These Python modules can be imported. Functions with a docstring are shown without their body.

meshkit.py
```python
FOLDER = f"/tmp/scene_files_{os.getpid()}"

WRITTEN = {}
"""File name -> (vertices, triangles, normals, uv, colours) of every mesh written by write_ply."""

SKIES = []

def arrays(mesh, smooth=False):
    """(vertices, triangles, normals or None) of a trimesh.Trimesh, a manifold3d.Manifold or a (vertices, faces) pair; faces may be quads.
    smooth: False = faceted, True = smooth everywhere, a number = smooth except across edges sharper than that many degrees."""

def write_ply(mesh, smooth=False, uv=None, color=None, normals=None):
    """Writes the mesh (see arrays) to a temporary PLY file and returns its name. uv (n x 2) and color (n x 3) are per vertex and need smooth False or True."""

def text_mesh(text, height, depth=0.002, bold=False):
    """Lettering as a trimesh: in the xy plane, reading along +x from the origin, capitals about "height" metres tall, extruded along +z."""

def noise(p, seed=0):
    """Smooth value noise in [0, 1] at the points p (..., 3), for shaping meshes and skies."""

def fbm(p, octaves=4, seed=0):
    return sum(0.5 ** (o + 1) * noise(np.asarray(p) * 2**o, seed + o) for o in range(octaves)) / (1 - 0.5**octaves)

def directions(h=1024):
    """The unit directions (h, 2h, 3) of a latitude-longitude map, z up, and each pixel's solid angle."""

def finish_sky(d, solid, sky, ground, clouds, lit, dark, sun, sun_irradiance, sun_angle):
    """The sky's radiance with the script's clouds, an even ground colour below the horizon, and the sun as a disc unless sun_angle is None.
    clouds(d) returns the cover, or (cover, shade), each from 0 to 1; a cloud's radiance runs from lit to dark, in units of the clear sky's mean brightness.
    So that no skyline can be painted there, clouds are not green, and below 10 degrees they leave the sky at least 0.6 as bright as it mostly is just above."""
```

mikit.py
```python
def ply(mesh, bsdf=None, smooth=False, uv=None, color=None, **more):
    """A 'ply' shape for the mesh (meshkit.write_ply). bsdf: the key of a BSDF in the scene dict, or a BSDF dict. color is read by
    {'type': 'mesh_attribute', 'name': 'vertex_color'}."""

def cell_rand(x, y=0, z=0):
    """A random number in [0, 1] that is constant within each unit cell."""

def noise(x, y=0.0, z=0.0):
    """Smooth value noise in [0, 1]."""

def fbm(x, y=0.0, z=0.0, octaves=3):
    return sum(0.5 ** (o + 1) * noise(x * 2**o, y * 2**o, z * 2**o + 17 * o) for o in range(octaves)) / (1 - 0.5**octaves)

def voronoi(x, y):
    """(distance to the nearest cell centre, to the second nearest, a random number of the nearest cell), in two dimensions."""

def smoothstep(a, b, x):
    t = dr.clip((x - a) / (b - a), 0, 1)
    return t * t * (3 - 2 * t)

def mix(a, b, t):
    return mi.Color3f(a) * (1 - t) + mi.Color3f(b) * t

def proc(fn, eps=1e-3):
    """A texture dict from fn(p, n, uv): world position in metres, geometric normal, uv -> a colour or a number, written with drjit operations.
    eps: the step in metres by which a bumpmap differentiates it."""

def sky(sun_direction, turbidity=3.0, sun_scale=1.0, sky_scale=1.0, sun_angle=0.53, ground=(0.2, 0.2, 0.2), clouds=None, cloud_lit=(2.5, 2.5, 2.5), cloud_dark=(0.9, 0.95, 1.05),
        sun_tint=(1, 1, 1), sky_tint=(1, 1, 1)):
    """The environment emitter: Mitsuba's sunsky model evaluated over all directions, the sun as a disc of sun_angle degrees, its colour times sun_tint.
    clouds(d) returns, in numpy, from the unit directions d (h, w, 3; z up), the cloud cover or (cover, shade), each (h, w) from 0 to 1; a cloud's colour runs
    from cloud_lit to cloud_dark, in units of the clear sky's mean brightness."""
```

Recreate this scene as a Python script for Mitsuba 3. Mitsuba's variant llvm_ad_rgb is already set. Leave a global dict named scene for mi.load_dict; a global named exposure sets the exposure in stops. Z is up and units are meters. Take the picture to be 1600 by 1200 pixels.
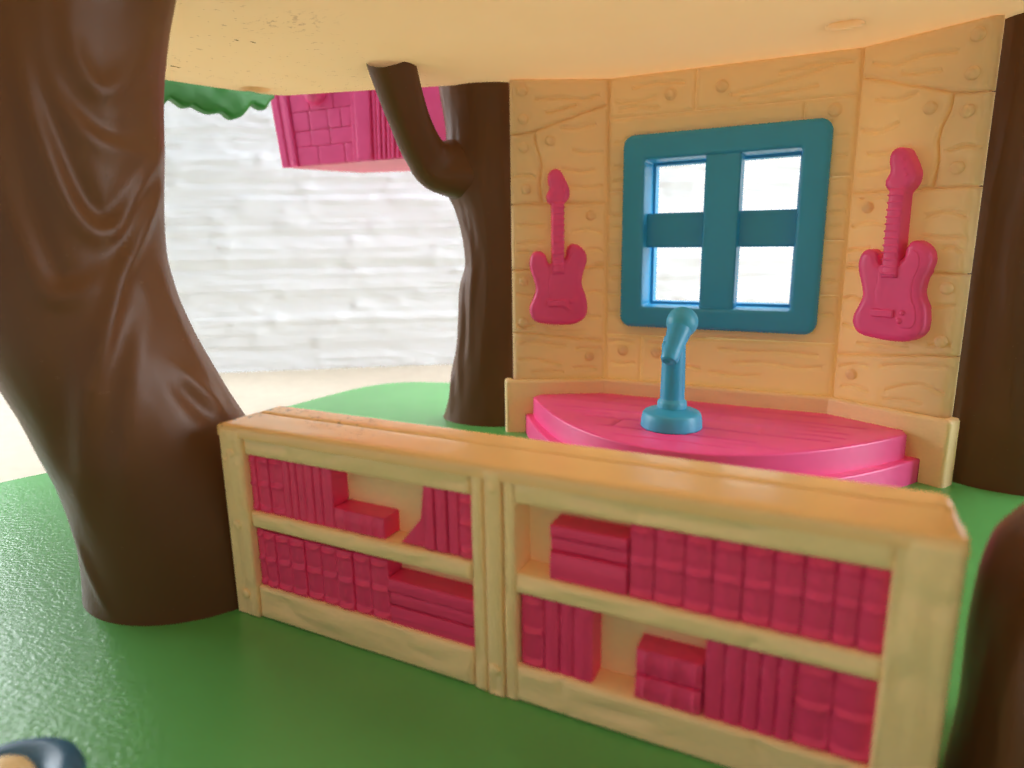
import math, random
import numpy as np, trimesh, shapely, manifold3d as m3
import mitsuba as mi, mikit, meshkit
from shapely.geometry import Polygon, LineString, box
from scipy.spatial import Delaunay
from mikit import proc, noise, fbm, smoothstep, mix
random.seed(7); np.random.seed(7)
T = mi.ScalarTransform4f
scene, labels = {}, {}

# ------------------------------------------------------------------ camera, light, exposure
YAW, PITCH, ROLL, CAM_H = -0.46564, 0.21527, 0.01422, 0.07717
def cam_axes():
    cy, sy, cp, sp = math.cos(YAW), math.sin(YAW), math.cos(PITCH), math.sin(PITCH)
    f = np.array([sy*cp, cy*cp, -sp]); r = np.array([cy, -sy, 0]); d = np.cross(f, r)
    d2 = -math.sin(ROLL)*r + math.cos(ROLL)*d
    return f, -d2
_f, _u = cam_axes()
EYE = np.array([0, 0, CAM_H])
scene['camera'] = {'type': 'thinlens', 'fov': 2*math.degrees(math.atan(800/1031.83)), 'fov_axis': 'x',
    'aperture_radius': 0.0008, 'focus_distance': 0.185, 'near_clip': 0.004, 'far_clip': 20.0,
    'to_world': T().look_at(origin=EYE.tolist(), target=(EYE+_f).tolist(), up=_u.tolist())}
exposure = 0.6
def area(name, pos, target, w, h, rad):
    scene[name] = {'type': 'rectangle', 'to_world': T().look_at(origin=pos, target=target, up=[0.01, 1, 0.02]) @ T().scale([w/2, h/2, 1]),
                   'emitter': {'type': 'area', 'radiance': {'type': 'rgb', 'value': rad}}, 'bsdf': {'type': 'diffuse', 'reflectance': {'type': 'rgb', 'value': [.7, .7, .7]}}}
area('ceiling_lamp', [-.3, .10, 1.5], [-.3, .15, 0], 1.4, .9, [1.3, 1.35, 1.4])
area('ceiling_lamp_001', [-.1, .95, 1.5], [-.1, .3, 0], 1.6, .9, [4.6, 4.75, 4.9])  # added back light, no known lamp: brightens rear floor and wall back
area('window_light', [1.4, .62, .45], [0, .18, .05], 1.2, 1.0, [5.4, 5.7, 6.0])
area('window_light_001', [-1.4, .12, .5], [-.1, .2, .1], .9, .9, [3.6, 3.8, 4.0])
scene['room_light'] = {'type': 'constant', 'radiance': {'type': 'rgb', 'value': [.235, .238, .24]}}
for k, t in (('ceiling_lamp', 'broad white ceiling lamp panel high over the table'), ('ceiling_lamp_001', 'added unseen white back light panel high behind the upright foam sheet'), ('window_light', 'bright window to the right of the table'), ('window_light_001', 'bright window to the left of the table')):
    labels[k] = {'label': t, 'category': 'lamp' if 'lamp' in k else 'window'}

# ------------------------------------------------------------------ materials
def rgb(*c): return {'type': 'rgb', 'value': list(c)}
def plastic(key, base, rough, bump=None, bscale=1.0, eps=1e-4, spec=.5, thin=None):
    if thin is None:
        b = {'type': 'principled', 'base_color': base, 'roughness': rough, 'specular': spec}
        if bump is not None: b = {'type': 'bumpmap', 'arbitrary': proc(bump, eps), 'scale': bscale, 'bsdf': b}
        scene[key] = {'type': 'twosided', 'bsdf': b}
    else:
        b = {'type': 'principledthin', 'base_color': base, 'roughness': rough, 'diff_trans': thin, 'spec_trans': 0.0}
        scene[key] = b
def cream_col(p, n, uv):
    v = fbm(p.x*120, p.y*120, p.z*120, 3)
    s = noise(p.x*1500, p.y*1500, p.z*1500)
    return mix((.92, .67, .37), (.90, .64, .33), v) * (0.97 + .05*s)
def wall_col(p, n, uv):
    v = fbm(p.x*120, p.y*120, p.z*120, 3)
    return mix((.96, .80, .56), (.95, .78, .53), v)
def top_col(p, n, uv):  # same cream plastic; orange of scattered light is put into this base colour
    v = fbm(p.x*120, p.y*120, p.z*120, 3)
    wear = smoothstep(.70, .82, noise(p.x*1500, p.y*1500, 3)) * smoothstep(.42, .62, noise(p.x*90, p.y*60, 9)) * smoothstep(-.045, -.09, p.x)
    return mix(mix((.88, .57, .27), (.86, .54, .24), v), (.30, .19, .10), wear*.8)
def ceil_col(p, n, uv):
    v = fbm(p.x*60, p.y*60, 2, 3)
    c = mix((.945, .765, .54), (.935, .74, .50), v)
    def blob(x, y, rx, ry): return mi.Float(1) - smoothstep(.5, 1.0, mi.Float(((p.x-x)/rx)**2 + ((p.y-y)/ry)**2) + (noise(p.x*900, p.y*900, 5)-.5)*1.6)
    spot = blob(-.1668, .1541, .0007, .0013)*.8 + blob(-.1643, .1578, .0006, .0012)*.7 + blob(-.2087, .165, .0008, .0018)*.8 + blob(-.199, .158, .0006, .0006)*.5
    streak = smoothstep(.55, .9, fbm(p.x*420-p.y*200, p.y*900+p.x*420, 7, 3)) * (1-smoothstep(.0, 1.0, mi.Float(((p.x+.141)/.02)**2+((p.y-.150)/.010)**2)))*.35
    fine = smoothstep(.88, .96, noise(p.x*700, p.y*700, 8)) * smoothstep(-.12, -.16, p.x) * .25
    return mix(c, (.16, .09, .04), mi.Float(1) - (1-spot)*(1-streak)*(1-fine))
def grain_bump(p, n, uv): return fbm(p.x*1600, p.y*1600, p.z*1600, 2)
def top_bump(p, n, uv): return fbm(p.x*1400, p.y*1400, p.z*1400, 2)
def green_bump(p, n, uv):
    a = fbm((p.x+.5*p.y)*760 + 2*noise(p.x*220, p.y*220, 4), (p.y-.5*p.x)*1850, 1.0, 3)
    b = noise(p.x*2100+p.y*700, p.y*2600, 6)
    return smoothstep(.30, .62, a) + .45*b
def green_col(p, n, uv):
    v = fbm(p.x*80, p.y*80, 5, 3)
    return mix((.098, .355, .097), (.088, .325, .086), v)
def foam_bump(p, n, uv): return fbm(p.x*90, p.y*90, p.z*260, 3)
def table_col(p, n, uv):
    v = fbm(p.x*9, p.y*60, 2, 3); s = noise(p.x*260, p.y*260, 3)
    return mix((.55, .49, .39), (.51, .45, .355), v) * (0.96 + .06*s)
def brown_col(p, n, uv):
    v = fbm(p.x*50, p.y*50, p.z*50, 3); s = smoothstep(.93, .97, noise(p.x*900, p.y*900, p.z*900))
    return mix(mix((.128, .052, .020), (.110, .044, .016), v), (.30, .2, .14), s*.12)
def pink_col(p, n, uv):
    v = fbm(p.x*150, p.y*150, p.z*150, 2)
    return mix((.79, .07, .265), (.77, .062, .245), v)
def book_col(p, n, uv):
    v = fbm(p.x*200, p.y*200, p.z*200, 2)
    return mix((.80, .042, .165), (.75, .036, .15), v)
plastic('cream', proc(cream_col), .36, grain_bump, .00002)
plastic('wall_cream', proc(wall_col), .4, thin=1.0)
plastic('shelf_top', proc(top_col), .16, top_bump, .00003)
plastic('ceiling_cream', proc(ceil_col), .42, thin=.75)
plastic('pink', proc(pink_col), .33, grain_bump, .000025)
plastic('pink_paint', proc(book_col), .38, grain_bump, .00002)
plastic('pink_underside', rgb(.78, .18, .26), .5, grain_bump, .00005)
plastic('blue', rgb(.03, .30, .54), .36, grain_bump, .00002)
plastic('pale_blue', rgb(.045, .34, .55), .38, grain_bump, .00002)
plastic('navy', rgb(.035, .11, .20), .35)
plastic('tan', rgb(.75, .58, .32), .4)
plastic('brown', proc(brown_col), .42, grain_bump, .00003, spec=.28)
plastic('green', proc(green_col), .27, green_bump, .000036, 1e-4, spec=.7)
plastic('leaf_green', rgb(.02, .17, .022), .5)
plastic('foam', rgb(.80, .835, .87), .8, foam_bump, .0017, 5e-4, .2)
plastic('paper', proc(table_col), .7, None)

# ------------------------------------------------------------------ helpers
def key_of(parent, name):
    k = f'{parent}__{name}' if parent else name
    if k not in scene and k not in labels and not any(x.startswith(k+'__') for x in ()): return k
    i = 1
    while f'{k}_{i:03d}' in scene or f'{k}_{i:03d}' in labels: i += 1
    return f'{k}_{i:03d}'
def thing(name, label, cat, group=None, kind=None):
    k = key_of(None, name); labels[k] = {'label': label}
    if cat: labels[k]['category'] = cat
    if group: labels[k]['group'] = group
    if kind: labels[k]['kind'] = kind
    return k
def part(parent, name, mesh, mat, smooth=40, label=None):
    k = key_of(parent, name); scene[k] = mikit.ply(mesh, mat, smooth=smooth)
    if label: labels[k] = {'label': label}
    return k
def whole(name, mesh, mat, label, cat=None, kind=None, smooth=40, group=None):
    k = thing(name, label, cat, group, kind); scene[k] = mikit.ply(mesh, mat, smooth=smooth); return k
MM = .001
class Frame:
    """local millimetres (a, b, n) -> world metres"""
    def __init__(s, o, ua, ub, un): s.o, s.M = np.asarray(o, float), np.array([ua, ub, un], float)
    def __call__(s, p): return s.o + (np.asarray(p, float)*MM) @ s.M
    def flip(s): return np.linalg.det(s.M) < 0
def ring_pts(ring, step):
    c = np.asarray(ring.coords)[:-1]; out = []
    for i in range(len(c)):
        a, b = c[i], c[(i+1) % len(c)]
        k = max(1, int(math.ceil(np.linalg.norm(b-a)/step)))
        out += [a+(b-a)*j/k for j in range(k)]
    return np.array(out)
def polys(g): return [x for x in getattr(g, 'geoms', [g]) if x.geom_type == 'Polygon' and x.area > 1e-6]
def relief(poly, frame, top, back, bevel=.6, res=1.5, h=None, extra=None, holes_back=None, closed=False, edge_h=None):
    """a raised piece: flat outline poly (mm), rounded rim, optional height function h(points), skirt down to back"""
    V, F, at = [], [], 0
    for g in polys(poly):
        g = shapely.geometry.polygon.orient(g, 1.0)
        pts = []
        for k in (0, .12, .4, 1.0):
            for q in polys(g.buffer(-bevel*k, join_style=1) if k else g):
                for r in [q.exterior, *q.interiors]:
                    pts.append(ring_pts(r, res*.8))
        n0 = len(pts[0])
        x0, y0, x1, y1 = g.bounds
        inner = g.buffer(-bevel - res*.45)
        if not inner.is_empty:
            gx, gy = np.meshgrid(np.arange(x0, x1, res), np.arange(y0, y1, res)); gx = gx + (np.arange(gx.shape[0]) % 2)[:, None]*res*.5
            gp = np.stack([gx.ravel(), gy.ravel()], 1)
            if extra is not None and len(extra): gp = np.vstack([gp, extra])
            pts.append(gp[shapely.contains_xy(inner, gp[:, 0], gp[:, 1])])
        P = np.vstack(pts); P = P[np.sort(np.unique(np.round(P, 4), axis=0, return_index=True)[1])]
        d = shapely.distance(g.boundary, shapely.points(P))
        t = np.clip(d/bevel, 0, 1)
        Z = top - bevel + bevel*np.sqrt(np.maximum(0, 1-(1-t)**2))
        if h is not None: Z = Z + h(P)*smooth01(d/(bevel*1.2))
        if edge_h is not None: Z = Z + edge_h(P)
        tri = Delaunay(P).simplices
        c = P[tri].mean(1); tri = tri[shapely.contains_xy(g.buffer(1e-5), c[:, 0], c[:, 1])]
        a, b, cc = P[tri[:, 0]], P[tri[:, 1]], P[tri[:, 2]]
        cr = (b[:, 0]-a[:, 0])*(cc[:, 1]-a[:, 1])-(b[:, 1]-a[:, 1])*(cc[:, 0]-a[:, 0])
        tri = tri[np.abs(cr) > 1e-9]; cr = cr[np.abs(cr) > 1e-9]
        tri[cr < 0] = tri[cr < 0][:, ::-1]
        V.append(np.column_stack([P, Z])); F.append(tri+at); at += len(P)
        if closed:
            V.append(np.column_stack([P, Z*0+back])); F.append(tri[:, ::-1]+at); at += len(P)
        for r in [g.exterior, *g.interiors]:
            q = ring_pts(r, res*.8); k = len(q)
            if r is g.exterior or holes_back is None: bk = back
            else: bk = holes_back
            # height at the rim is what the rim formula gives at d = 0
            V.append(np.vstack([np.column_stack([q, top-bevel+(edge_h(q) if edge_h is not None else np.zeros(k))]), np.column_stack([q, np.full(k, bk)])]))
            i = np.arange(k); j = (i+1) % k
            F.append(np.vstack([np.stack([i, i+k, j], 1), np.stack([j, i+k, j+k], 1)])+at); at += 2*k
    V, F = np.vstack(V), np.vstack(F)
    if frame.flip(): F = F[:, ::-1]
    m = trimesh.Trimesh(frame(V), F, process=False); m.merge_vertices(digits_vertex=7)
    return m
def smooth01(t): t = np.clip(t, 0, 1); return t*t*(3-2*t)
def seg_dist(P, line):
    return shapely.distance(LineString(line), shapely.points(P))
def spline(pts, n=24):
    p = np.asarray(pts, float); out = []
    q = np.vstack([2*p[0]-p[1], p, 2*p[-1]-p[-2]])
    for i in range(1, len(q)-2):
        a, b, c, d = q[i-1], q[i], q[i+1], q[i+2]
        for t in np.linspace(0, 1, n, endpoint=False):
            out.append(.5*((2*b)+(-a+c)*t+(2*a-5*b+4*c-d)*t*t+(-a+3*b-3*c+d)*t**3))
    out.append(p[-1]); return np.array(out)
def closed_spline(pts, n=6):
    p = np.asarray(pts, float); k = len(p); out = []
    for i in range(k):
        a, b, c, d = p[i-1], p[i], p[(i+1) % k], p[(i+2) % k]
        for t in np.linspace(0, 1, n, endpoint=False):
            out.append(.5*((2*b)+(-a+c)*t+(2*a-5*b+4*c-d)*t*t+(-a+3*b-3*c+d)*t**3))
    return np.array(out)
def strokes(lines, depth=.35, width=.45):
    """wood-grain strokes pressed into a surface: (height function, extra mesh points)"""
    L = [spline(l, 8) for l in lines]
    def h(P):
        z = np.zeros(len(P))
        for l in L:
            d = shapely.distance(LineString(l), shapely.points(P))
            z = np.minimum(z, -depth*np.exp(-(d/width)**2))
        return z
    ex = []
    for l in L:
        dense = np.array([LineString(l).interpolate(s).coords[0] for s in np.arange(0, LineString(l).length, .7)])
        for o in (-.9, -.45, 0, .45, .9): ex.append(dense+[0, o])
    return h, (np.vstack(ex) if ex else np.zeros((0, 2)))
def dome(frame, a, b, r, hgt, z0, parent, mat, name='rivet'):
    prof = [(r*1.0, -.9), (r*1.0, -.25), (r*.98, hgt*.35), (r*.8, hgt*.75), (r*.45, hgt*.97)]
    k = 14; th = np.arange(k)*2*np.pi/k; V = []
    for rr, zz in prof: V.append(np.stack([a+rr*np.cos(th), b+rr*np.sin(th), np.full(k, z0+zz)], 1))
    V = np.vstack(V+[np.array([[a, b, z0+hgt]])]); F = []
    for i in range(len(prof)-1):
        for j in range(k):
            p, q = i*k+j, i*k+(j+1) % k; F += [[p, q, q+k], [p, q+k, p+k]]
    for j in range(k): F.append([(len(prof)-1)*k+j, (len(prof)-1)*k+(j+1) % k, len(V)-1])
    F = np.array(F)
    if frame.flip(): F = F[:, ::-1]
    return part(parent, name, trimesh.Trimesh(frame(V), F, process=False), mat, smooth=True)
def boxm(frame, a0, a1, b0, b1, n0, n1, r=0.0):
    """box with rounded edges (hull of little spheres)"""
    if r <= 0:
        V = np.array([[x, y, z] for x in (a0, a1) for y in (b0, b1) for z in (n0, n1)], float)
        h = m3.Manifold.hull_points(V)
    else:
        S = [m3.Manifold.sphere(r, 16).translate([x, y, z]) for x in (a0+r, a1-r) for y in (b0+r, b1-r) for z in (n0+r, n1-r)]
        h = m3.Manifold.batch_hull(S)
    me = h.to_mesh(); V, F = np.array(me.vert_properties[:, :3]), np.array(me.tri_verts)
    if frame.flip(): F = F[:, ::-1]
    return trimesh.Trimesh(frame(V), F, process=False)
def lathe(prof, center, axis=(0, 0, 1), k=48):
    """prof: (radius, height) in mm"""
    th = np.arange(k)*2*np.pi/k; V, F = [], []
    ax = np.asarray(axis, float)/np.linalg.norm(axis); x = np.cross(ax, [0, 1, .1]); x /= np.linalg.norm(x); y = np.cross(ax, x)
    for r, z in prof: V.append(np.asarray(center)+MM*(z*ax+r*(np.cos(th)[:, None]*x+np.sin(th)[:, None]*y)))
    for i in range(len(prof)-1):
        for j in range(k):
            p, q = i*k+j, i*k+(j+1) % k; F += [[p, q, q+k], [p, q+k, p+k]]
    return trimesh.Trimesh(np.vstack(V), np.array(F), process=False)
WORLD = Frame([0, 0, 0], [1, 0, 0], [0, 1, 0], [0, 0, 1])
XC = -.0431                                                 # the toy's plane of symmetry

# ------------------------------------------------------------------ the setting
tb = -.012
whole('table', boxm(WORLD, -1100, 900, -700, 1300, -40, tb*1000), 'paper', 'pale cream table top under the toy', kind='structure', smooth=False)
half = [(-262, -40), (-262, 20), (-258, 70), (-249, 111), (-243.5, 130), (-240, 170), (-238, 215), (-235.5, 250), (-231, 278), (-219, 296), (-197, 305), (-160, 311), (-100, 315)]
rest = [(2*XC*1000-x, y) for x, y in half[::-1]]
base_poly = Polygon(list(spline(half, 6))+list(spline(rest, 6)))
whole('ground', relief(base_poly, WORLD, 0, tb*1000, bevel=1.5, res=6), 'green', 'green plastic ground plate with leathery grain', kind='structure')
# polystyrene sheet standing behind the toy
fo = np.array([-.3196, .3640, tb]); fd = np.array([.833, .553, 0]); fd /= np.linalg.norm(fd); fn = np.array([fd[1], -fd[0], 0])
nx, nz = 420, 200
sx, sz = np.linspace(-.14, .75, nx), np.linspace(0, .24, nz)
GX, GZ = np.meshgrid(sx, sz, indexing='ij')
pz = np.stack([GX*3, GZ*140, GX*0], -1); pb = np.stack([GX*70, GZ*110, GX*0+3], -1); pc = np.stack([GX*22, GZ*40, GX*0+8], -1)
ridge = meshkit.fbm(pz, 3, 1); bumps = meshkit.fbm(pb, 2, 2); lump = meshkit.fbm(pc, 2, 5)
line = np.exp(-((meshkit.noise(np.stack([GX*3, GZ*45, GX*0+5], -1), 9)-.5)/.035)**2)
H = .0044*(ridge-.5)+.0018*(np.clip(bumps-.5, 0, 1)*2)**1.2+.0008*(lump-.5)-.0009*line
P3 = fo+GX[..., None]*fd+GZ[..., None]*[0, 0, 1]+H[..., None]*fn
i, j = np.meshgrid(np.arange(nx-1), np.arange(nz-1), indexing='ij'); q = i*nz+j
Ff = np.vstack([np.stack([q, q+nz, q+nz+1], -1).reshape(-1, 3), np.stack([q, q+nz+1, q+1], -1).reshape(-1, 3)])
bk = Frame(fo, fd, [0, 0, 1], fn)
fm = trimesh.util.concatenate([trimesh.Trimesh(P3.reshape(-1, 3), Ff, process=False), boxm(bk, -140, 750, 0, 240, -40, -4)])
whole('foam_sheet', fm, 'foam', 'white ribbed polystyrene sheet standing upright behind the toy', 'foam sheet', smooth=60)

# ceiling slab of the toy house
HC = .13583
cl = [(-100, -70), (-150, -66), (-195, -45), (-225, 30), (-232, 85), (-236, 120), (-236, 150), (-229, 175.5), (-222.5, 196), (-216.5, 211.5), (-211, 217.5), (-203, 220), (-180, 226), (-150, 234.6), (-135, 240), (-121, 252), (-112, 270), (-100, 278)]
cr = [(2*XC*1000-x, y) for x, y in cl[::-1]]
holes = [((-213.2, 204.2), 5.6), ((-6.2, 228.3), 4.6)]
cp = Polygon(list(spline(cl, 6))+list(spline(cr, 6)))
cph = cp
for c, r in holes: cph = cph.difference(shapely.Point(c).buffer(r, 24))
DOWN = Frame([0, 0, HC], [1, 0, 0], [0, 1, 0], [0, 0, -1])
ck = thing('ceiling', 'cream plastic ceiling slab with screw recess and scuff marks', None, kind='structure')
part(ck, 'slab', relief(cph, DOWN, 0, -9, bevel=.9, res=6), 'ceiling_cream')
part(ck, 'upper_deck', relief(cp, Frame([0, 0, HC], [1, 0, 0], [0, 1, 0], [0, 0, 1]), 9.5, 9.0, bevel=.4, res=8), 'ceiling_cream')
for c, r in holes:
    part(ck, 'screw_recess', relief(shapely.Point(c).buffer(r+1.2, 24), DOWN, -2.4, -6, bevel=.1, res=2), 'ceiling_cream')

# ------------------------------------------------------------------ back wall
YW = .25358; P0, P1, P2, P3_ = [np.array(p) for p in ((-.11785, .2357), (-.08511, YW), (-.00104, YW), (.03085, .2357))]
def wall_frame(a, b):
    u = np.array([*(b-a), 0]); u /= np.linalg.norm(u); return Frame([a[0], a[1], 0], u, [0, 0, 1], [u[1], -u[0], 0])
FL, FC, FR = wall_frame(P0, P1), wall_frame(P1, P2), wall_frame(P2, P3_)
WL, WC = np.linalg.norm(P1-P0)*1000, np.linalg.norm(P2-P1)*1000
ZT, ZB = HC*1000-.15, 1.0
wk = thing('back_wall', 'cream plank-patterned bay wall with blue window and pink plinth stage before it', 'wall')
s1 = [(0, 116), (4.1, 116.1), (9.4, 117), (15, 119), (22.4, 121.4), (29, 123.8), (WL, 126.4)]
sv = [(9.4, 117), (9.7, 112.5), (11.6, 107.5), (12.1, 104), (11.3, 99), (11.6, 95), (12.2, 90.5)]
bot = [(0, 40.5), (6, 40.2), (18, 38.6), (WL, 36.4)]
def side_polys():
    A = Polygon([(0, ZT), *s1, (WL, ZT)])
    B = Polygon([*s1[:3], *sv[1:], (0, 90.4)])
    C = Polygon([*sv, (WL, 90.6), *s1[:1:-1]])
    D = Polygon([(0, 90.4), (WL, 90.6), (WL, 66.2), (20, 65.9), (0, 65.3)])
    E_ = Polygon([(0, 65.3), (20, 65.9), (WL, 66.2), *bot[::-1]])
    F_ = Polygon([*bot, (WL, 20.5), (0, 20.5)])
    return [A, B, C, D, E_, F_]
gl = [[(9.8, 128.4), (19, 128.9), (27.3, 128.2), (33.9, 129.7)], [(14, 123.6), (20, 125), (25, 126.2)], [(19.1, 118.3), (25.7, 118.1), (32.4, 119.6)], [(24, 110), (30, 109), (35, 109.4)], [(20, 103.3), (27, 102.2), (33, 103)],
      [(1.6, 101), (5, 101.3), (9, 100.8)], [(23, 96.9), (30, 96.4), (35, 97.2)], [(24, 88.6), (29, 89), (34, 88.6)], [(2, 82.6), (7, 83), (13, 82.4)], [(24, 79.8), (30, 80.6), (35, 79.4)], [(1.6, 75.4), (7, 76.2), (13.8, 76)],
      [(1.6, 72), (5, 72.6), (7, 72.2)], [(29.6, 73), (33, 73.2), (36, 72.4)], [(21.2, 67.6), (30, 67), (35.5, 67.6)], [(2.2, 56.3), (5, 55.6), (8, 55.4)], [(30, 56), (33, 56.6), (36, 55.8)], [(29, 47), (32, 46.2), (35, 46.6)],
      [(2.4, 43.4), (5, 42.7), (8, 43)], [(14, 42), (22, 40.8), (30, 40.6)], [(2, 36.4), (8, 36.6), (15, 35.6), (22, 34.8)], [(26, 33.4), (30, 33.8), (35, 33)], [(2.2, 29.4), (8, 29.8), (14, 28.4), (20, 27)], [(8, 24), (14, 24.6), (20, 24)], [(25, 25.6), (30, 25.9), (34, 25)]]
rl = [(4.7, 131.2), (4.9, 121.2), (15.2, 113.6), (5, 111.2), (5.9, 95.9), (31, 85.8), (4.6, 61), (4.4, 44.9), (31, 30.4)]
rnd = random.Random(3)
def build_side(fr, mirror):
    f = (lambda P: np.column_stack([WL-np.asarray(P)[:, 0], np.asarray(P)[:, 1]])) if mirror else (lambda P: np.asarray(P, float))
    pk = part(wk, 'panel', boxm(fr, 1.2 if not mirror else -1.6, WL+(1.6 if not mirror else -1.2), ZB, ZT-.1, -4.2, -1.9), 'wall_cream', smooth=False)
    lines = [f([(x, z+(rnd.uniform(-.8, .8) if mirror else 0)) for x, z in l]) for l in gl]
    h0, ex = strokes(lines, 1.35, .52)
    R = 3.2 if mirror else 2.0
    def h(P):
        e = WL-P[:, 0] if mirror else P[:, 0]
        e = np.clip(e, 0, R); rims = np.zeros(len(P))
        for (a, b) in rl:
            q = f([(a, b)])[0]; d = np.hypot(P[:, 0]-q[0], P[:, 1]-q[1]); rims = np.minimum(rims, -.25*np.exp(-((d-2.5)/.5)**2))
        inner = np.clip((P[:, 0] if mirror else WL-P[:, 0])/2.2, 0, 1)
        return h0(P) + rims + .18*(1-inner)
    def eh(P):
        e = np.clip(WL-P[:, 0] if mirror else P[:, 0], 0, R)
        return -.85*(R-np.sqrt(np.maximum(0, R*R-(R-e)**2)))
    ring = [f([(a+ro*math.cos(t), b+ro*math.sin(t))])[0] for a, b in rl for ro in (1.5, 2.1, 2.7) for t in np.arange(0, 6.28, .52)]
    edge = np.array([(f([(e, z)])[0]) for e in (.35, .9, 1.6, 2.4, 3.2) for z in np.arange(20, ZT, 2)])
    for P in side_polys():
        P = Polygon(f(np.array(P.exterior.coords)[:-1])).buffer(-.2).difference(shapely.union_all([shapely.Point(*f([c])[0]).buffer(1.0, 4) for c in rl]))
        part(pk, 'plank', relief(P, fr, 0, -4.3, bevel=1.25, res=1.4, h=h, edge_h=eh, extra=np.vstack([ex, ring, edge])), 'wall_cream')
    for a, b in rl:
        q = f([(a, b)])[0]; dome(fr, q[0], q[1], 1.9, 1.25, -.1, pk, 'wall_cream')
build_side(FL, False)
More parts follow.
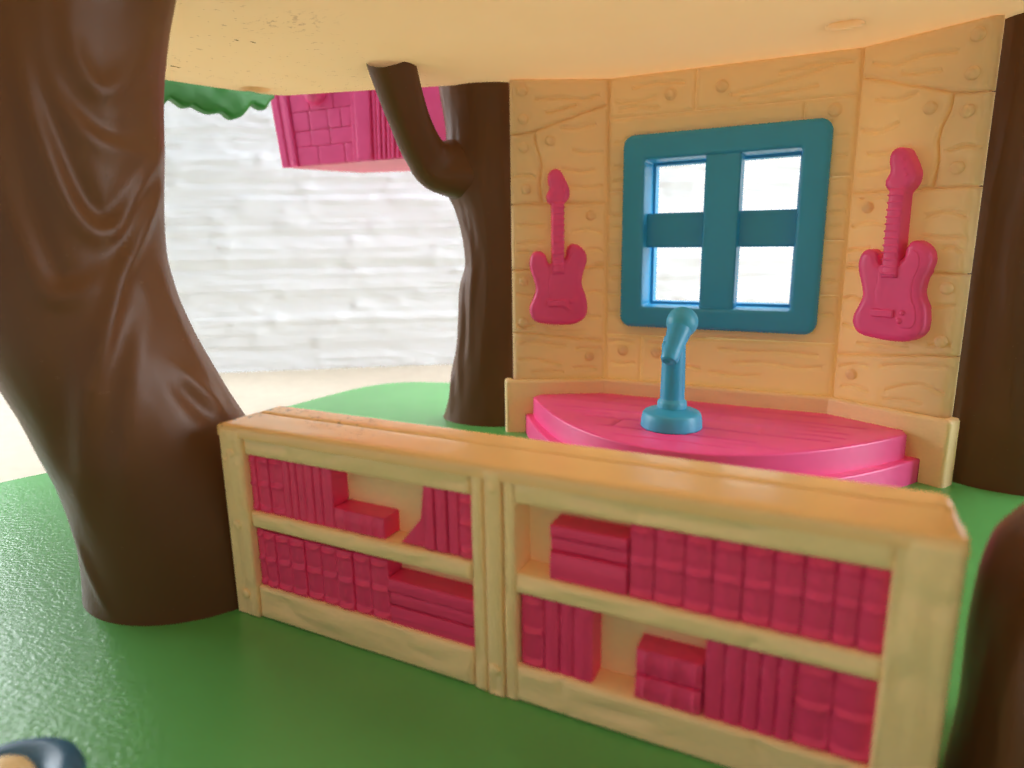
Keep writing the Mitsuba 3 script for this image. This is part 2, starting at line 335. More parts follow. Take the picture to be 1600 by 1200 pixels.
# centre panel with its window hole
hole = box(8, 44.5, 76, 113)
ckp = part(wk, 'panel', relief(box(-.6, ZB, WC+.6, ZT-.1).difference(hole), FC, -1.6, -4.2, bevel=.1, res=5, closed=True), 'wall_cream', smooth=False)
cg = [[(3, 127), (10, 126.2), (18, 127.4)], [(4, 124), (12, 124.4), (19, 123.6)], [(45, 125.4), (55, 127), (65, 128.6), (76, 131)], [(48, 123.6), (60, 124.4), (72, 125.6)], [(60, 130.6), (70, 132), (81, 131.6)], [(10, 131.4), (18, 132), (28, 131.2)],
      [(1.4, 104), (3.6, 103.6), (5.6, 104)], [(1.4, 112), (3.6, 112.6), (5.4, 112)], [(1.4, 99), (3.6, 98.6), (5.8, 99)], [(1.4, 86), (3.6, 85.6), (5.8, 86)], [(1.4, 81), (3.6, 81.4), (5.8, 81)], [(1.4, 66), (3.6, 66.4), (5.8, 66)], [(1.4, 62), (3.6, 61.6), (5.8, 62)], [(1.4, 48), (3.6, 48.4), (5.8, 48)],
      [(78.4, 109), (80.6, 109.4), (83, 109)], [(78.4, 103), (80.6, 102.6), (83, 103)], [(78.4, 90), (80.6, 90.4), (83, 90)], [(78.4, 85), (80.6, 84.6), (83, 85)], [(78.4, 80), (80.6, 80.3), (83, 80)], [(78.4, 68), (80.6, 68.4), (83, 68)], [(78.4, 62), (80.6, 61.6), (83, 62)], [(78.4, 50), (80.6, 50.3), (83, 50)],
      [(45, 36), (56, 35.4), (66, 36.2), (79, 35.4)], [(50, 31), (62, 31.8), (72, 30.6), (80, 31.4)], [(42, 27), (52, 26.2), (60, 27)], [(18, 36.6), (26, 36), (34, 36.4)], [(24, 28), (32, 28.6), (38, 27.6)], [(3, 28), (7, 27.6), (12, 28.2)], [(2, 36.2), (6, 36.8), (12, 36.2)]]
ch, cex = strokes(cg, 1.2, .5)
crv = [(23.2, 127.6), (41, 128.4), (77.4, 117.2), (7.6, 33.2), (21, 33.2)]
def ch2(P):
    z = ch(P)
    for a, b in crv:
        d = np.hypot(P[:, 0]-a, P[:, 1]-b); z = np.minimum(z, -.28*np.exp(-((d-2.5)/.5)**2))
    return z
cring = np.array([(a+ro*math.cos(t), b+ro*math.sin(t)) for a, b in crv for ro in (1.9, 2.5, 3.1) for t in np.arange(0, 6.28, .45)])
win = box(7.6, 44, 76.4, 113.6)
def sl(x): return 121.2
cpl = [box(0, 121.2, 32, ZT), box(32, 121.3, WC, ZT), Polygon([(0, 94.5), (0, 121.2), (68.2, 121.3), (68.2, 96.3), (40, 95.5)]), Polygon([(68.2, 96.2), (68.2, 121.3), (WC, 121.5), (WC, 96.3)]),
       box(0, 75.6, 40, 94.5), box(40, 75.3, WC, 96.2), box(0, 55.4, 40, 75.6), box(40, 56.8, WC, 75.3), box(0, 39.4, 40, 55.4), box(40, 40, WC, 56.8), box(0, 20.5, 14.8, 39.4), Polygon([(14.8, 20.5), (WC, 20.5), (WC, 40), (40, 39.4), (14.8, 39.4)])]
for i_, P in enumerate(cpl):
    if i_ == 9: continue
    if i_ == 8: P = shapely.union_all([cpl[8], cpl[9]]).buffer(.01)
    P = P.difference(win).buffer(-.2).difference(shapely.union_all([shapely.Point(*c).buffer(1.2, 4) for c in crv]))
    part(ckp, 'plank', relief(P, FC, 0, -1.7, bevel=1.25, res=1.5, h=ch2, extra=np.vstack([cex, cring])), 'wall_cream')
for a, b in crv: dome(FC, a, b, 2.15, 1.25, -.1, ckp, 'wall_cream')
build_side(FR, True)
# window
WF = thing  # noqa
wnd = f'{wk}__window'
outer = Polygon([(6.6, 43.2), (77.4, 43.0), (77.5, 114.9), (6.6, 114.4)]).buffer(-4.2).buffer(4.2, 12)
inn = Polygon([(15.3, 51.2), (68.3, 51.3), (68.6, 105.9), (15.1, 105.2)]).buffer(-.9).buffer(.9, 8)
part(wnd, 'frame', relief(outer.difference(inn), FC, 2.4, -2, bevel=1.5, res=2, holes_back=-11), 'blue', smooth=35)
part(wnd, 'inner_lip', relief(inn.buffer(1.5).difference(inn.buffer(-1.1)), FC, -10.5, -15, bevel=.4, res=2, closed=False), 'blue')
part(wnd, 'transom', relief(box(14.6, 73.4, 69, 86.2), FC, -3.2, -9, bevel=.7, res=2, closed=True), 'blue')
part(wnd, 'mullion', relief(box(36.9, 50.2, 49.2, 106.4), FC, 1.6, -7, bevel=.9, res=2, closed=True), 'blue')
scene[wnd] = scene.pop(f'{wnd}__frame')
labels[wnd] = {'label': 'blue four pane window frame with rounded corners and deep reveal'}
# plinth along the wall foot, one mitred strip
pth = np.array([P0, P1, P2, P3_])*1000
def offs(d0, d1, e):
    def line(d, ex):
        u0 = (pth[1]-pth[0])/np.linalg.norm(pth[1]-pth[0]); u2 = (pth[3]-pth[2])/np.linalg.norm(pth[3]-pth[2])
        L_ = LineString([pth[0]-u0*ex, pth[1], pth[2], pth[3]+u2*ex]); return np.array(L_.parallel_offset(d, 'right', join_style=2).coords)
    a, b = line(d0, e), line(d1, e)
    a = a if a[0, 0] < a[-1, 0] else a[::-1]; b = b if b[0, 0] < b[-1, 0] else b[::-1]
    return Polygon(list(a)+list(b[::-1]))
pp = offs(3.2, .3, 3.4).buffer(-.5).buffer(.5, 6)
part(wk, 'plinth', relief(pp.union(offs(3.2, -4, 3.4).difference(offs(3.2, -4, 0).buffer(.01))).buffer(-1.4).buffer(1.4, 8), WORLD, 21.7, 0, bevel=1.4, res=2), 'cream')

# ------------------------------------------------------------------ guitars
body = closed_spline([(8.6, 72.1), (7.2, 69.5), (7.2, 66), (8.5, 62), (9.4, 58), (8.4, 54.5), (7.0, 51), (7.2, 48), (9.4, 45.2), (14, 44.2), (19.6, 43.8), (25, 44.3), (28.6, 46.6), (29.6, 50), (29, 55), (27.3, 59.5), (27.8, 64), (29.2, 69), (28.2, 72.6), (25.6, 74.8), (23, 75), (21.4, 72.6), (20.8, 69.8), (15.6, 67.8), (14, 68.4), (13.2, 70.8), (11.2, 72.5)], 4)
head = closed_spline([(15.4, 90), (13.9, 91.6), (13.7, 93.6), (14.8, 96), (14.2, 99), (14.6, 101.6), (16.4, 102.9), (18.6, 102.3), (20.3, 99.6), (21.6, 97), (22.3, 94.6), (21.8, 92), (20.2, 90.2), (19.6, 89)], 4)
guard = closed_spline([(15, 68), (14.4, 63), (14, 58), (15.4, 53), (17, 51.4), (20, 50.8), (22.6, 48.6), (25.6, 48.4), (27, 50.4), (26.8, 54), (25, 58.6), (25, 63), (26.4, 68.4), (25.4, 71.6), (23.6, 72.4), (22.4, 70), (20.6, 67.6)], 4)
def guitar(fr, label):
    g = thing('guitar', label, 'guitar', 'guitars on the wall')
    part(g, 'body', relief(Polygon(body).buffer(0), fr, 4.6, -.6, bevel=1.7, res=1.2), 'pink')
    part(g, 'pickguard', relief(Polygon(guard).buffer(0), fr, 4.95, 4.2, bevel=.3, res=1.2), 'pink')
    nk = part(g, 'neck', relief(Polygon([(15.6, 63.8), (20.2, 63.8), (19.9, 91), (15.5, 91)]), fr, 6.0, -.6, bevel=.8, res=1.1), 'pink')
    for i in range(12):
        z = 65.2+i*2.15
        part(nk, 'fret', boxm(fr, 15.45, 20.25, z-.28, z+.28, 5.4, 6.3, .2), 'pink')
    hd = part(g, 'headstock', relief(Polygon(head).buffer(0), fr, 5.6, -.6, bevel=1.5, res=1.1), 'pink')
    for i in range(3): dome(fr, 18.7+.75*i, 99.0-2.2*i, .55, .5, 5.5, hd, 'pink', 'tuning_peg')
    part(g, 'bridge', boxm(fr, 13.6, 20.6, 51.4, 53.9, 4.3, 5.9, .45), 'pink')
    dome(fr, 23.1, 53.2, .95, .8, 4.8, g, 'pink', 'knob'); dome(fr, 22.3, 50.6, 1.0, .8, 4.8, g, 'pink', 'knob')
guitar(FL, 'pink guitar hanging on the narrow wall panel left of the blue window')
guitar(FR, 'pink guitar on the wall panel right of the blue window, its thick side showing')

# ------------------------------------------------------------------ stage
st = thing('stage', 'two-step pink half-round stage standing against the wall plinth', 'stage')
def step_poly(y0, k, a):
    xs = np.linspace(-a, a, 60); front = [(XC*1000+x, y0+k*x*x) for x in xs]
    front += [(XC*1000+a-2, 246), (2.5, 251.5), (-88, 251.5), (XC*1000-a+2, 246)]
    return Polygon(front).buffer(-1).buffer(1, 6).difference(offs(3.15, -30, 60))
gst = [[(-90, 243), (-60, 244.2), (-30, 243.6), (0, 244)], [(-100, 234), (-70, 235), (-40, 234.2), (-10, 234.8), (10, 234)], [(-95, 224), (-66, 225), (-30, 224.6), (5, 225)], [(-80, 214.6), (-50, 215), (-20, 214.2), (0, 214.8)], [(-70, 204.6), (-44, 205), (-20, 204.6)], [(-62, 196.2), (-40, 196.6), (-25, 196)],
       [(-78, 234.5), (-76.5, 243.6)], [(-20, 215), (-21, 224.6)], [(-66, 205), (-65, 214.6)], [(-36, 224.6), (-35, 234)], [(-50, 239), (-40, 239.4), (-28, 238.8)], [(-20, 229.6), (-8, 230), (2, 229.4)], [(-88, 219), (-78, 219.6), (-70, 219)], [(-58, 209.6), (-48, 210), (-40, 209.4)], [(-15, 219.6), (-4, 220), (4, 219)], [(-30, 200.6), (-20, 201), (-12, 200.2)]]
sh, sex = strokes(gst, .4, .35)
up = step_poly(186.2, .0112, 64.5); lo = step_poly(181.2, .0113, 70)
def chips(P, seed):
    return -.5*np.clip(meshkit.fbm(np.column_stack([P*.55, P[:, :1]*0]), 2, seed)-.62, 0, 1)*4
part(st, 'upper_step', relief(up, WORLD, 15.9, 7.0, bevel=.75, res=1.8, h=lambda P: sh(P)+chips(P, 4)*np.exp(-shapely.distance(up.boundary, shapely.points(P))/2.5), extra=sex), 'pink')
part(st, 'lower_step', relief(lo, WORLD, 7.9, 0, bevel=.75, res=1.6, h=lambda P: .35*(meshkit.fbm(np.column_stack([P*[.12, 1.0], P[:, :1]*0]), 2, 3)-.5)), 'pink')

# ------------------------------------------------------------------ microphone
mk = thing('microphone', 'blue toy microphone leaning on its short round-based stand on the stage', 'microphone')
mc = np.array([-.0478, .2125, .0157])
part(mk, 'base', lathe([(.01, 0), (9.6, 0), (10.0, .5), (9.9, 2.6), (9.5, 4.6), (9.0, 5.3), (8.2, 5.7), (5.2, 6.4), (4.6, 6.8), (4.6, 8.0)], mc), 'pale_blue', 35)
part(mk, 'collar', lathe([(4.5, 6.6), (4.8, 7.0), (4.8, 8.4), (4.55, 9.0), (4.2, 9.3), (3.9, 9.9)], mc), 'pale_blue', 35)
part(mk, 'stand', lathe([(3.95, 9.4), (3.9, 14), (3.75, 22), (3.55, 29), (3.2, 30.2), (.01, 30.8)], mc), 'blue', 35)
hc, tl = np.array([-.0459, .2140, .0504]), np.array([-.0474, .2035, .0392]); ax = tl-hc; L_ = np.linalg.norm(ax)*1000
part(mk, 'handle', lathe([(.01, 2), (3.9, 3), (3.7, 5), (3.3, 8), (3.0, 12), (2.75, L_-1), (2.4, L_-.2), (1.8, L_+.1), (1.0, L_-.1), (.7, L_-.5), (.01, L_-.6)], hc, ax), 'blue', 35)
sp = trimesh.creation.icosphere(4, .0050); sp.apply_translation(hc)
part(mk, 'head', sp, 'pale_blue', True)
part(mk, 'clip', boxm(Frame(mc, [1, 0, 0], [0, 1, 0], [0, 0, 1]), -2.6, 2.6, -7, 2, 24, 29.5, 1.2), 'blue')

# ------------------------------------------------------------------ bookshelf
YS, DS = .0877, 17.0
FS = Frame([0, YS, 0], [1, 0, 0], [0, 0, 1], [0, -1, 0])
XL, XR, HS = -110.6, 15.9, 42.0
bs = thing('bookshelf', 'long low cream bookshelf with pink books, standing on the green ground', 'bookshelf')
def wood(seed, along='a', amp=.7):
    def h(P):
        q = P if along == 'a' else P[:, ::-1]
        v = meshkit.fbm(np.column_stack([q[:, 0]*.06, q[:, 1]*.55, np.full(len(P), seed*3.7)]), 2, seed)
        w = np.exp(-((meshkit.noise(np.column_stack([q[:, 0]*.07, q[:, 1]*.38, np.full(len(P), seed*1.3)]), seed+5)-.5)/.05)**2)
        return amp*(v-.5)*2-.5*w
    return h
part(bs, 'back_panel', boxm(FS, XL+1, XR-1, .2, 40, -DS+.3, -6.2, .3), 'cream')
part(bs, 'end_panel', boxm(FS, XL+.5, XL+3, .2, 40, -DS+.1, -1, .5), 'cream')
part(bs, 'end_panel', boxm(FS, XR-3, XR-.5, .2, 40, -DS+.1, -1, .5), 'cream')
def rail(x0, x1, z0, z1, t, seed): part(bs, 'rail', relief(box(x0, z0, x1, z1), FS, t, -6.6, bevel=1.0, res=.9, h=wood(seed)), 'cream')
def post(x0, x1, t, seed, bumps_=()):
    eh = (lambda P: -(1.4-np.sqrt(np.maximum(0, 1.4**2-np.clip(P[:, 0]-(XR-1.4), 0, 1.4)**2)))*.8) if x1 == XR else None
    k = part(bs, 'post', relief(box(x0, 0, x1, 41.4), FS, t, -6.6, bevel=.9, res=.8, h=wood(seed, 'b'), edge_h=eh), 'cream')
    for a, b in bumps_: dome(FS, a, b, 1.1, .5, t-.25, k, 'cream', 'peg')
rail(-104.5, -52.6, 35.9, 41.0, -.5, 1); rail(-104.5, -52.6, 20.4, 23.9, -.5, 2); rail(-104.5, -52.6, 0, 7.3, -.5, 3)
rail(-44.6, 8.6, 35.9, 41.0, -.5, 4); rail(-44.6, 8.6, 20.2, 23.8, -.5, 5); rail(-44.6, 8.6, 0, 6.9, -.5, 6)
post(XL, -104.6, .1, 7, [(-107.6, 36), (-107.8, 20.6), (-107.6, 5)])
post(-52.4, -49.9, -.15, 8); post(-49.7, -46.6, .2, 9, [(-48.2, 38.2), (-48.2, 5.2)]); post(-46.4, -44.2, -.15, 10)
post(8.3, XR, .1, 11, [(12.4, 37.4), (12.4, 6)])
FT = Frame([0, YS, 0], [1, 0, 0], [0, 1, 0], [0, 0, 1])
top_edge = lambda P: -(1.2-np.sqrt(np.maximum(0, 1.2**2-np.clip(P[:, 0]-(XR-1.2), 0, 1.2)**2)))*.7+.12*(meshkit.fbm(np.column_stack([P*.18, P[:, :1]*0]), 2, 12)-.5)
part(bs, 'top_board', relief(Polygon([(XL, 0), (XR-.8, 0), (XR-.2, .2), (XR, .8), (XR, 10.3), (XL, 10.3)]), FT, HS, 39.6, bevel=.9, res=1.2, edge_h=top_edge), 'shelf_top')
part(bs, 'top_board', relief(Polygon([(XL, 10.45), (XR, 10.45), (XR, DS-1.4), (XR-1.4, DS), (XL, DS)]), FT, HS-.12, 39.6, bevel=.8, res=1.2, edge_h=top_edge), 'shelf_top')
def book(x0, x1, z0, z1, bands=(), flat=False, t=-1.3, cut=None):
    P = box(x0+.06, z0+.04, x1-.06, z1-.04) if cut is None else cut
    w = (x1-x0) if not flat else (z1-z0)
    def h(Q):
        c = (Q[:, 0]-(x0+x1)/2)/((x1-x0)/2) if not flat else (Q[:, 1]-(z0+z1)/2)/((z1-z0)/2)
        s = Q[:, 1] if not flat else Q[:, 0]
        z = -.55*c*c*min(1, w/3)
        for b in bands: z = z+.5*np.exp(-((s-b)/.4)**2)-.2*np.exp(-((s-b-.9)/.4)**2)
        return z
    ex = [(x, b+o) for b in bands for o in (-.5, 0, .5, .9) for x in np.arange(x0, x1, .5)] if not flat else [(b+o, z) for b in bands for o in (-.5, 0, .5, .9) for z in np.arange(z0, z1, .5)]
    part(bs, 'book', relief(P, FS, t, -6.4, bevel=min(.42, w*.22), res=.75, h=h, extra=np.array(ex) if len(ex) else None), 'pink_paint')
rb = random.Random(11)
def row(edges, z0, z1, kinds):
    for (a, b), k in zip(zip(edges[:-1], edges[1:]), kinds):
        zt = z1
        bands = (z0+.9, z0+(zt-z0)*.5, zt-1.3) if k == 'b' else ()
        book(a, b, z0, zt, bands, t=-1.3-rb.uniform(0, .35))
row([-104.4, -102.7, -99.4, -95.7, -93.8, -92, -90, -87.8, -85.8, -83.1], 23.7, 36.1, 'bbbppppppp')
book(-82.9, -71.2, 24.0, 28.2, (-79.9, -76.2, -73.6), flat=True)
book(-62.5, -60.3, 24, 36.1, t=-1.2); book(-60.2, -57.8, 24, 36.1); book(-57.7, -55.4, 24, 36.1, t=-1.5); book(-55.3, -52.2, 24, 36.1, (25.4, 30.4, 34.4))
book(-67.6, -62.6, 24, 36, t=-1.6, cut=Polygon([(-67.8, 24.1), (-62.6, 24.1), (-62.6, 35.9), (-63.4, 29.4)]))
row([-104.4, -102.4, -99.3, -95.4, -91.5, -87.4, -83.4, -79.5, -75.4, -71.2], 7.1, 19.8, 'bbbbbbbbb')
book(-71.0, -52.2, 7.1, 10.9, flat=True, t=-1.3); book(-71.0, -52.2, 11.0, 13.6, flat=True, t=-1.5); book(-71.0, -52.2, 13.7, 16.4, flat=True, t=-1.2)
book(-38.6, -25.8, 23.9, 28.6, flat=True, t=-1.2); book(-38.6, -25.8, 28.7, 31.0, flat=True, t=-1.7); book(-38.6, -25.8, 31.1, 33.2, flat=True, t=-1.3)
row([-25.6, -21.8, -17.4, -13.4, -9.4, -5.4, -1.6, 2.2, 5.2, 8.4], 23.6, 36.1, 'bbbbbbbbb')
row([-43.8, -39.7, -37, -34.5, -31.2], 6.7, 20.0, 'bppp')
book(-24.2, -14.0, 6.9, 11.0, (-22.6, -18.4, -15.0), flat=True, t=-1.2); book(-24.2, -14.0, 11.1, 15.4, (-22.6, -18.4, -15.0), flat=True, t=-1.5)
row([-13.8, -11, -8.4, -6.1, -3.8, -1.6, 3.2, 8.4], 6.7, 20.0, 'pppppbb')

# ------------------------------------------------------------------ tree trunks
def trunk(name, parent, A, dirv, prof, folds, seed, mat='brown', ztop=152, mirror=False, nz=150, nk=150, lump=1.0):
    """prof: z -> (left, right, front, back) in mm about the axis A; s runs right, d runs away along dirv"""
    A = np.array([*A, 0.]); e2 = np.array([*dirv, 0.]); e2 /= np.linalg.norm(e2); e1 = np.array([e2[1], -e2[0], 0])
    pr = np.array(prof, float); zs = np.linspace(pr[0, 0], ztop, nz)
    from scipy.interpolate import PchipInterpolator
    L, R, Fr, Bk = (PchipInterpolator(pr[:, 0], pr[:, i+1], extrapolate=True)(np.minimum(zs, pr[-1, 0])) for i in range(4))
    th = np.linspace(0, 2*np.pi, nk, endpoint=False); ct, stt = np.cos(th), np.sin(th)
    C, W, E, D = (L+R)/2, (R-L)/2, (Bk+Fr)/2, (Bk-Fr)/2
    S = C[:, None]+W[:, None]*ct; Dd = E[:, None]-D[:, None]*stt; Z = np.repeat(zs[:, None], nk, 1)
    nl = meshkit.fbm(np.stack([ct*1.6+np.zeros_like(Z), stt*1.6+np.zeros_like(Z), Z*.022+seed], -1), 3, seed)-.5
    vv = meshkit.fbm(np.stack([ct*5+np.zeros_like(Z), stt*5+np.zeros_like(Z), Z*.03+seed*2], -1), 2, seed+3)-.5
    disp = lump*(2.4*nl+1.1*vv)*smooth01(Z/14)
    front = smooth01(stt/.45)[None, :]
    q = np.stack([S.ravel(), Z.ravel()], 1)
    for line, amp, width in folds:
        amp, width = amp*.8, width*1.1
        d = shapely.distance(LineString(spline(line, 8)), shapely.points(q)).reshape(Z.shape)
        ls = LineString(spline(line, 8)); tt = shapely.line_locate_point(ls, shapely.points(q), normalized=True).reshape(Z.shape)
        disp = disp+amp*np.exp(-(d/width)**2)*front*np.sin(np.pi*np.clip(tt, .03, .97))**.6
    nrm = np.hypot(ct/np.maximum(W.mean(), 1), stt/np.maximum(D.mean(), 1)); na, nb = ct/W.mean()/nrm, stt/D.mean()/nrm
    S = S+disp*na; Dd = Dd-disp*nb
    V = A+MM*(S[..., None]*e1+Dd[..., None]*e2)+MM*Z[..., None]*np.array([0, 0, 1.])
    if mirror: V[..., 0] = 2*XC-V[..., 0]
    i, j = np.meshgrid(np.arange(nz-1), np.arange(nk), indexing='ij'); a = i*nk+j; b = i*nk+(j+1) % nk
    F = np.vstack([np.stack([a, b, b+nk], -1).reshape(-1, 3), np.stack([a, b+nk, a+nk], -1).reshape(-1, 3)])
    # with th running from right to the front, the outside is on the left of the ring
    m = trimesh.Trimesh(V.reshape(-1, 3), F, process=False)
    if m.volume < 0: m.invert()
    if parent is None: return m
    return part(parent, name, m, mat, True)
A1 = (-.133, .098)
profL = [(0, -25.6, 24, -23.5, 24), (14, -25, 21, -23.5, 23), (27, -26.6, 16.5, -23, 22), (35, -28.9, 13.2, -22.5, 22), (43, -31.1, 9.5, -22, 22), (50, -33.4, 6.6, -22, 21), (59, -36, 3.1, -22, 20), (68, -37.5, .6, -22, 19), (75, -38, -.2, -22, 19), (82, -38, .2, -22, 19), (97, -38, 1.9, -23, 19), (108, -38, 2.9, -23, 20), (118, -38, 4.8, -23, 20), (127, -38, 7.4, -24, 20), (140, -38, 11, -25, 21)]
foldsL = [([(-13.7, 123.0), (-14.4, 114.3), (-14.4, 107.8), (-13.0, 101.3), (-9.0, 95.8), (-1.8, 93.6)], 1.3, 2.0),
          ([(-10.8, 123.5), (-11.3, 115.6), (-11.2, 110.7), (-9.8, 106.2), (-7.2, 104.2), (-3.2, 107.2), (0.6, 114.0), (2.9, 121.6)], 1.3, 1.8),
          ([(-17.9, 120.5), (-18.0, 105.0), (-16.4, 93.3), (-14.6, 84.3), (-11.3, 79.4), (-7.1, 81.0), (-2.8, 87.8), (1.4, 95.6)], 1.4, 1.8),
          ([(-23.2, 110.3), (-23.3, 89.4), (-21.6, 76.1), (-19.3, 68.5), (-13.3, 70.2), (-8.1, 75.2)], 1.2, 2.0),
          ([(1.9, 97.5), (-0.3, 92.9), (-2.7, 88.9), (-6.1, 83.5), (-8.3, 79.8)], 1.7, 1.0),
          ([(1.8, 94.5), (-0.7, 87.3), (-4.5, 79.6), (-8.5, 71.2), (-11.8, 61.3), (-14.8, 50.6)], 2.0, 1.15),
          ([(-10.8, 67.2), (-13.7, 59.0), (-17.0, 47.2), (-19.6, 32.5), (-20.8, 19.6)], 0.9, 2.2),
          ([(-4.2, 66.8), (-8.3, 53.6), (-11.6, 38.8), (-12.8, 23.1)], 0.9, 2.0),
          ([(-0.6, 75.6), (-1.1, 69.1), (0.5, 60.3), (3.6, 50.8), (6.0, 42.6)], 1.0, 1.5),
          ([(-11.9, 123.3), (-12.9, 113.5), (-13.2, 106.9), (-10.6, 100.0), (-5.4, 97.1), (0.5, 101.8)], -1.2, 2.0),
          ([(-16.8, 113.0), (-15.0, 97.6), (-12.3, 86.7), (-9.3, 82.8), (-4.8, 86.6), (0.4, 94.0)], -1.5, 1.8),
          ([(1.8, 95.6), (-1.2, 89.5), (-5.2, 81.5), (-8.6, 75.2)], -1.4, 1.4),
          ([(-21.9, 101.7), (-20.9, 84.2), (-18.2, 73.2), (-14.0, 72.5), (-9.4, 77.0)], -1.2, 2.0),
          ([(-6.3, 66.9), (-11.4, 52.7), (-14.9, 36.8)], -0.8, 2.0),
          ([(-18.0, 64.1), (-20.4, 50.1), (-21.2, 32.8)], -0.9, 2.2),
          ([(-.6, 53), (2.4, 48), (7, 41)], 1.4, 1.1), ([(-1.6, 50), (1.4, 45), (5, 39.4)], -1.0, 1.3), ([(-24.4, 22), (-22, 12), (-19, 2)], .8, 1.0)]
t1 = whole('tree_trunk', trunk('t', None, A1, A1, profL, foldsL, 3, lump=.3), 'brown', 'thick dark brown toy tree trunk with draped bark folds, nearest the shelf end', 'tree trunk', smooth=True)
A4 = (.046, .098)
profR = [(0, -27.8, 26, -24, 25), (20, -27, 25, -24, 24), (30, -26.8, 24, -23, 23), (36, -26, 24, -22.5, 23), (40, -24, 25, -22, 22), (44, -21, 26, -22, 22), (52, -15, 28, -21, 21), (62, -10, 30, -21, 20), (80, -5, 36, -21, 20), (105, -2, 38, -22, 20), (140, -6, 38, -24, 21)]
t2 = whole('tree_trunk', trunk('t', None, A4, A4, profR, [([(-20, 34), (-16, 20), (-15, 4)], 1.0, 2.5), ([(-10, 40), (-9, 24), (-8, 6)], -1.0, 3)], 8), 'brown', 'dark blurred brown trunk at the corner beyond the end of the shelf', 'tree trunk', smooth=True)
A2 = (-.137, .2475)
profB = [(0, -20.7, 21, -13, 15), (8, -17.9, 20, -12.5, 14), (22, -15.7, 19, -11.5, 14), (38, -13, 18.6, -11, 14), (58, -11.2, 18.6, -10.5, 14), (68, -8.4, 18.4, -10, 14), (74, -8.8, 18.4, -10, 14), (90, -12, 18.4, -11, 14), (97, -15.2, 18.4, -12, 14), (106, -15.8, 18.4, -12, 14), (120, -15.4, 18.4, -11, 14), (135, -17.2, 18.4, -12, 14), (140, -18, 18.4, -12, 14)]
foldsB = [([(-12.6, 94), (-4.2, 81), (-1.3, 65.9), (-2.6, 45.3), (-3, 29.4)], 1.1, 1.6), ([(-10.8, 56), (-7.7, 48), (-9, 29.5), (-8.7, 13)], 1.0, 1.5), ([(-5.5, 62), (-4.8, 46), (-6, 30)], -.8, 1.4), ([(-14, 24), (-13, 12), (-15, 1)], .9, 1.6), ([(4, 96), (5, 60), (3, 20)], .7, 3), ([(-10, 40), (-12, 30), (-12, 20)], -.7, 1.4)]
def branch_mesh(mirror):
    pts = spline([(-145.3, 199.5, 139), (-146.1, 201.8, 136), (-148.6, 212, 124.3), (-150.6, 224, 113.0), (-149.6, 234, 106.6), (-142, 246, 103.5)], 10)
    rad = np.interp(np.linspace(0, 1, len(pts)), [0, .2, .45, .65, .8, 1], [8.2, 8.1, 7.4, 8.0, 10.3, 12.5])
    k = 40; th = np.arange(k)*2*np.pi/k; V = []
    tg = np.gradient(pts, axis=0); tg /= np.linalg.norm(tg, axis=1, keepdims=True)
    x = np.cross(tg, [0, 1, 0.2]); x /= np.linalg.norm(x, axis=1, keepdims=True); y = np.cross(tg, x)
    lump = 1+.07*np.cos(th*3+1)[None, :]+.05*np.exp(-((th-1.2)/.25)**2)[None, :]
    V = pts[:, None]+(rad[:, None]*lump)[..., None]*(np.cos(th)[None, :, None]*x[:, None]+np.sin(th)[None, :, None]*y[:, None])
    V = V.reshape(-1, 3)*MM
    if mirror: V[:, 0] = 2*XC-V[:, 0]
    i, j = np.meshgrid(np.arange(len(pts)-1), np.arange(k), indexing='ij'); a = i*k+j; b = i*k+(j+1) % k
    m = trimesh.Trimesh(V, np.vstack([np.stack([a, b, b+k], -1).reshape(-1, 3), np.stack([a, b+k, a+k], -1).reshape(-1, 3)]), process=False)
    if m.volume < 0: m.invert()
    return m
for mir, lab in ((False, 'brown forked trunk behind the wall edge, its branch rising to the ceiling'), (True, 'brown trunk behind the far side of the wall, partly cut off by the frame')):
    k = thing('tree_trunk', lab, 'tree trunk')
    scene[k] = mikit.ply(trunk('t', None, A2, (-.12, .96), profB, foldsB, 5, ztop=138, mirror=mir, lump=.6), 'brown', smooth=True)
    part(k, 'branch', branch_mesh(mir), 'brown', True)

# ------------------------------------------------------------------ leafy fringe and pink box beyond the ceiling edge
cd = np.array([.314, .949, 0]); cd /= np.linalg.norm(cd); cn = np.array([cd[1], -cd[0], 0])
FG = Frame([-.2402-.009, .1792+.003, 0], cd, [0, 0, 1], cn)
low = [(-40, 131), (-33, 133.5), (-27, 130), (-20, 133), (-13, 130.6), (-6, 133.6), (-1, 131), (3.2, 130.3), (6.3, 130.7), (9.9, 133.9), (14, 131.6), (17, 131.8), (18.6, 132.3), (21.5, 131), (25.1, 130.2), (30, 131.2), (32.1, 129.8), (34.8, 129.1), (38.8, 131), (42, 134.4), (43.7, 136.0), (46.4, 134.8), (49.4, 134.8), (51.6, 138), (54, 140)]
leaf = Polygon([(-40, 160), *spline(low, 5), (54, 160)]).buffer(0)
def leafh(P): return 1.6*(meshkit.fbm(np.column_stack([P*.09, P[:, :1]*0]), 2, 6)-.5)*2
whole('leaf_fringe', relief(leaf, FG, 0, -5, bevel=1.6, res=1.6, h=leafh), 'leaf_green', 'dark green scalloped leaf fringe hanging past the ceiling edge', 'leaves')
pk = thing('balcony', 'pink plank-sided box hanging outside under the ceiling edge', 'balcony')
PF = Frame([-.2678, .270, 0], [1, 0, 0], [0, 0, 1], [0, -1, 0])
def flare(m):
    v = np.array(m.vertices); t = (v[:, 2]-.1155)/.032
    v[:, 0] += np.where(v[:, 0] < -.225, -.0042, .0042)*np.clip((np.abs(v[:, 0]+.215))/.053, 0, 1)*t; m.vertices = v; return m
part(pk, 'core', flare(boxm(PF, .8, 105, 115.8, 165, -50, -1.2)), 'pink', False)
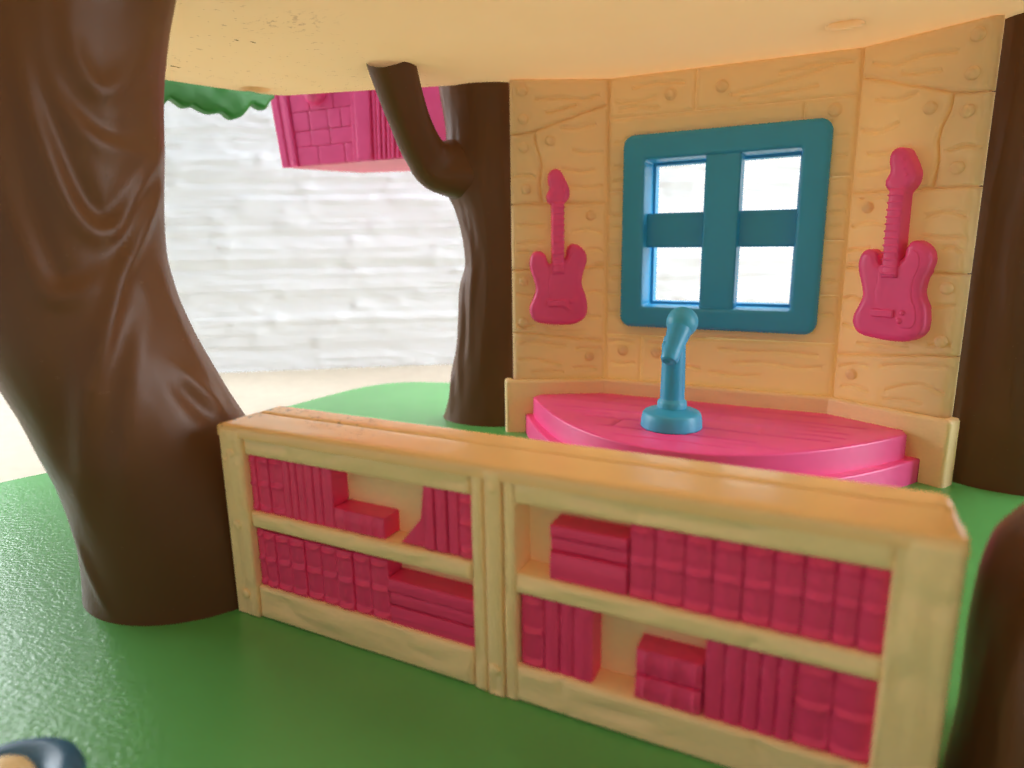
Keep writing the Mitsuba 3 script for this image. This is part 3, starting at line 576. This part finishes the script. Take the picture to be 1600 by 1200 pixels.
def pt(name, x0, x1, z0, z1, t, bev=.35, res=2.5): part(pk, name, flare(relief(box(x0, z0, x1, z1), PF, t, -2, bevel=bev, res=res)), 'pink')
pt('trim', .0, 4.6, 115.5, 165, .6); pt('trim', 4.8, 7.0, 115.5, 165, .1); pt('trim', 7.2, 10.6, 115.5, 165, .9, .5)
pt('trim', 46.6, 49.2, 115.5, 165, .2); pt('trim', 49.4, 58.4, 115.5, 165, .9, .6)
for x in (59.4, 62, 64.6, 67.2, 69.8, 72.4): pt('slat', x, x+1.7, 115.5, 165, -.1+.25*((int(x*10)) % 3), .3)
pt('trim', 75.6, 84, 115.5, 165, .8, .6); pt('trim', 84.4, 104, 115.5, 165, 0, .4)
rows = [(115.8, 124.6, [11, 25, 41.6, 46.3]), (124.8, 132.2, [11, 21.2, 33.4, 46.3]), (132.4, 141.4, [11, 21.6, 33.2, 41, 46.3]), (141.6, 150, [11, 22.8, 37, 46.3]), (150.2, 164, [11, 30, 46.3])]
for z0, z1, xs in rows:
    for a, b in zip(xs[:-1], xs[1:]): pt('plank', a+.1, b-.1, z0, z1, -.35+rb.uniform(-.12, .12), .35, 2)
part(pk, 'corbel', lathe([(6.5, -3), (6.5, 0), (5.6, 3), (3, 5), (.01, 5.6)], (-.2678+.026, .2692, .150), (0, -1, -.25), 24), 'pink')
part(pk, 'underside', boxm(WORLD, -267.8+.4, -167, 270.6, 314, 114.9, 115.6), 'pink_underside', False)
cut = scene[f'{pk}__underside']
# the plan of the box is cut off at the far corner: its far side runs slantwise
und = Polygon([(-266.9, 271.8), (-167, 271.8), (-167, 322), (-223, 321), (-251.2, 313.4)])
scene[f'{pk}__underside'] = mikit.ply(relief(und, Frame([0, 0, .1157], [1, 0, 0], [0, 1, 0], [0, 0, -1]), .3, -.8, bevel=.25, res=4), 'pink_underside', smooth=40)
core = relief(Polygon([(-266.6, 271.4), (-164, 271.4), (-164, 321), (-223, 320), (-250.6, 312.8)]), WORLD, 165, 115.9, bevel=.3, res=5)
scene[f'{pk}__core'] = mikit.ply(flare(core), 'pink', smooth=40)

# ------------------------------------------------------------------ small blue rimmed pot close to the lens
bp = thing('pot', 'small round dark blue pot with a tan centre, cut off by the frame', 'pot')
bc = np.array([-.0936, .0350, -.0002])
part(bp, 'rim', lathe([(7.5, 0), (8.6, 1.5), (9.4, 4.5), (9.6, 6.8), (9.2, 8.2), (8.0, 9.1), (6.6, 9.1), (5.0, 8.4), (4.2, 7.0), (4.0, 4)], bc), 'navy', 50)
part(bp, 'filling', lathe([(4.2, 6.0), (4.2, 8.4), (3.6, 10.0), (2.5, 11.0), (1.2, 11.4), (.01, 11.5)], bc), 'tan', 50)
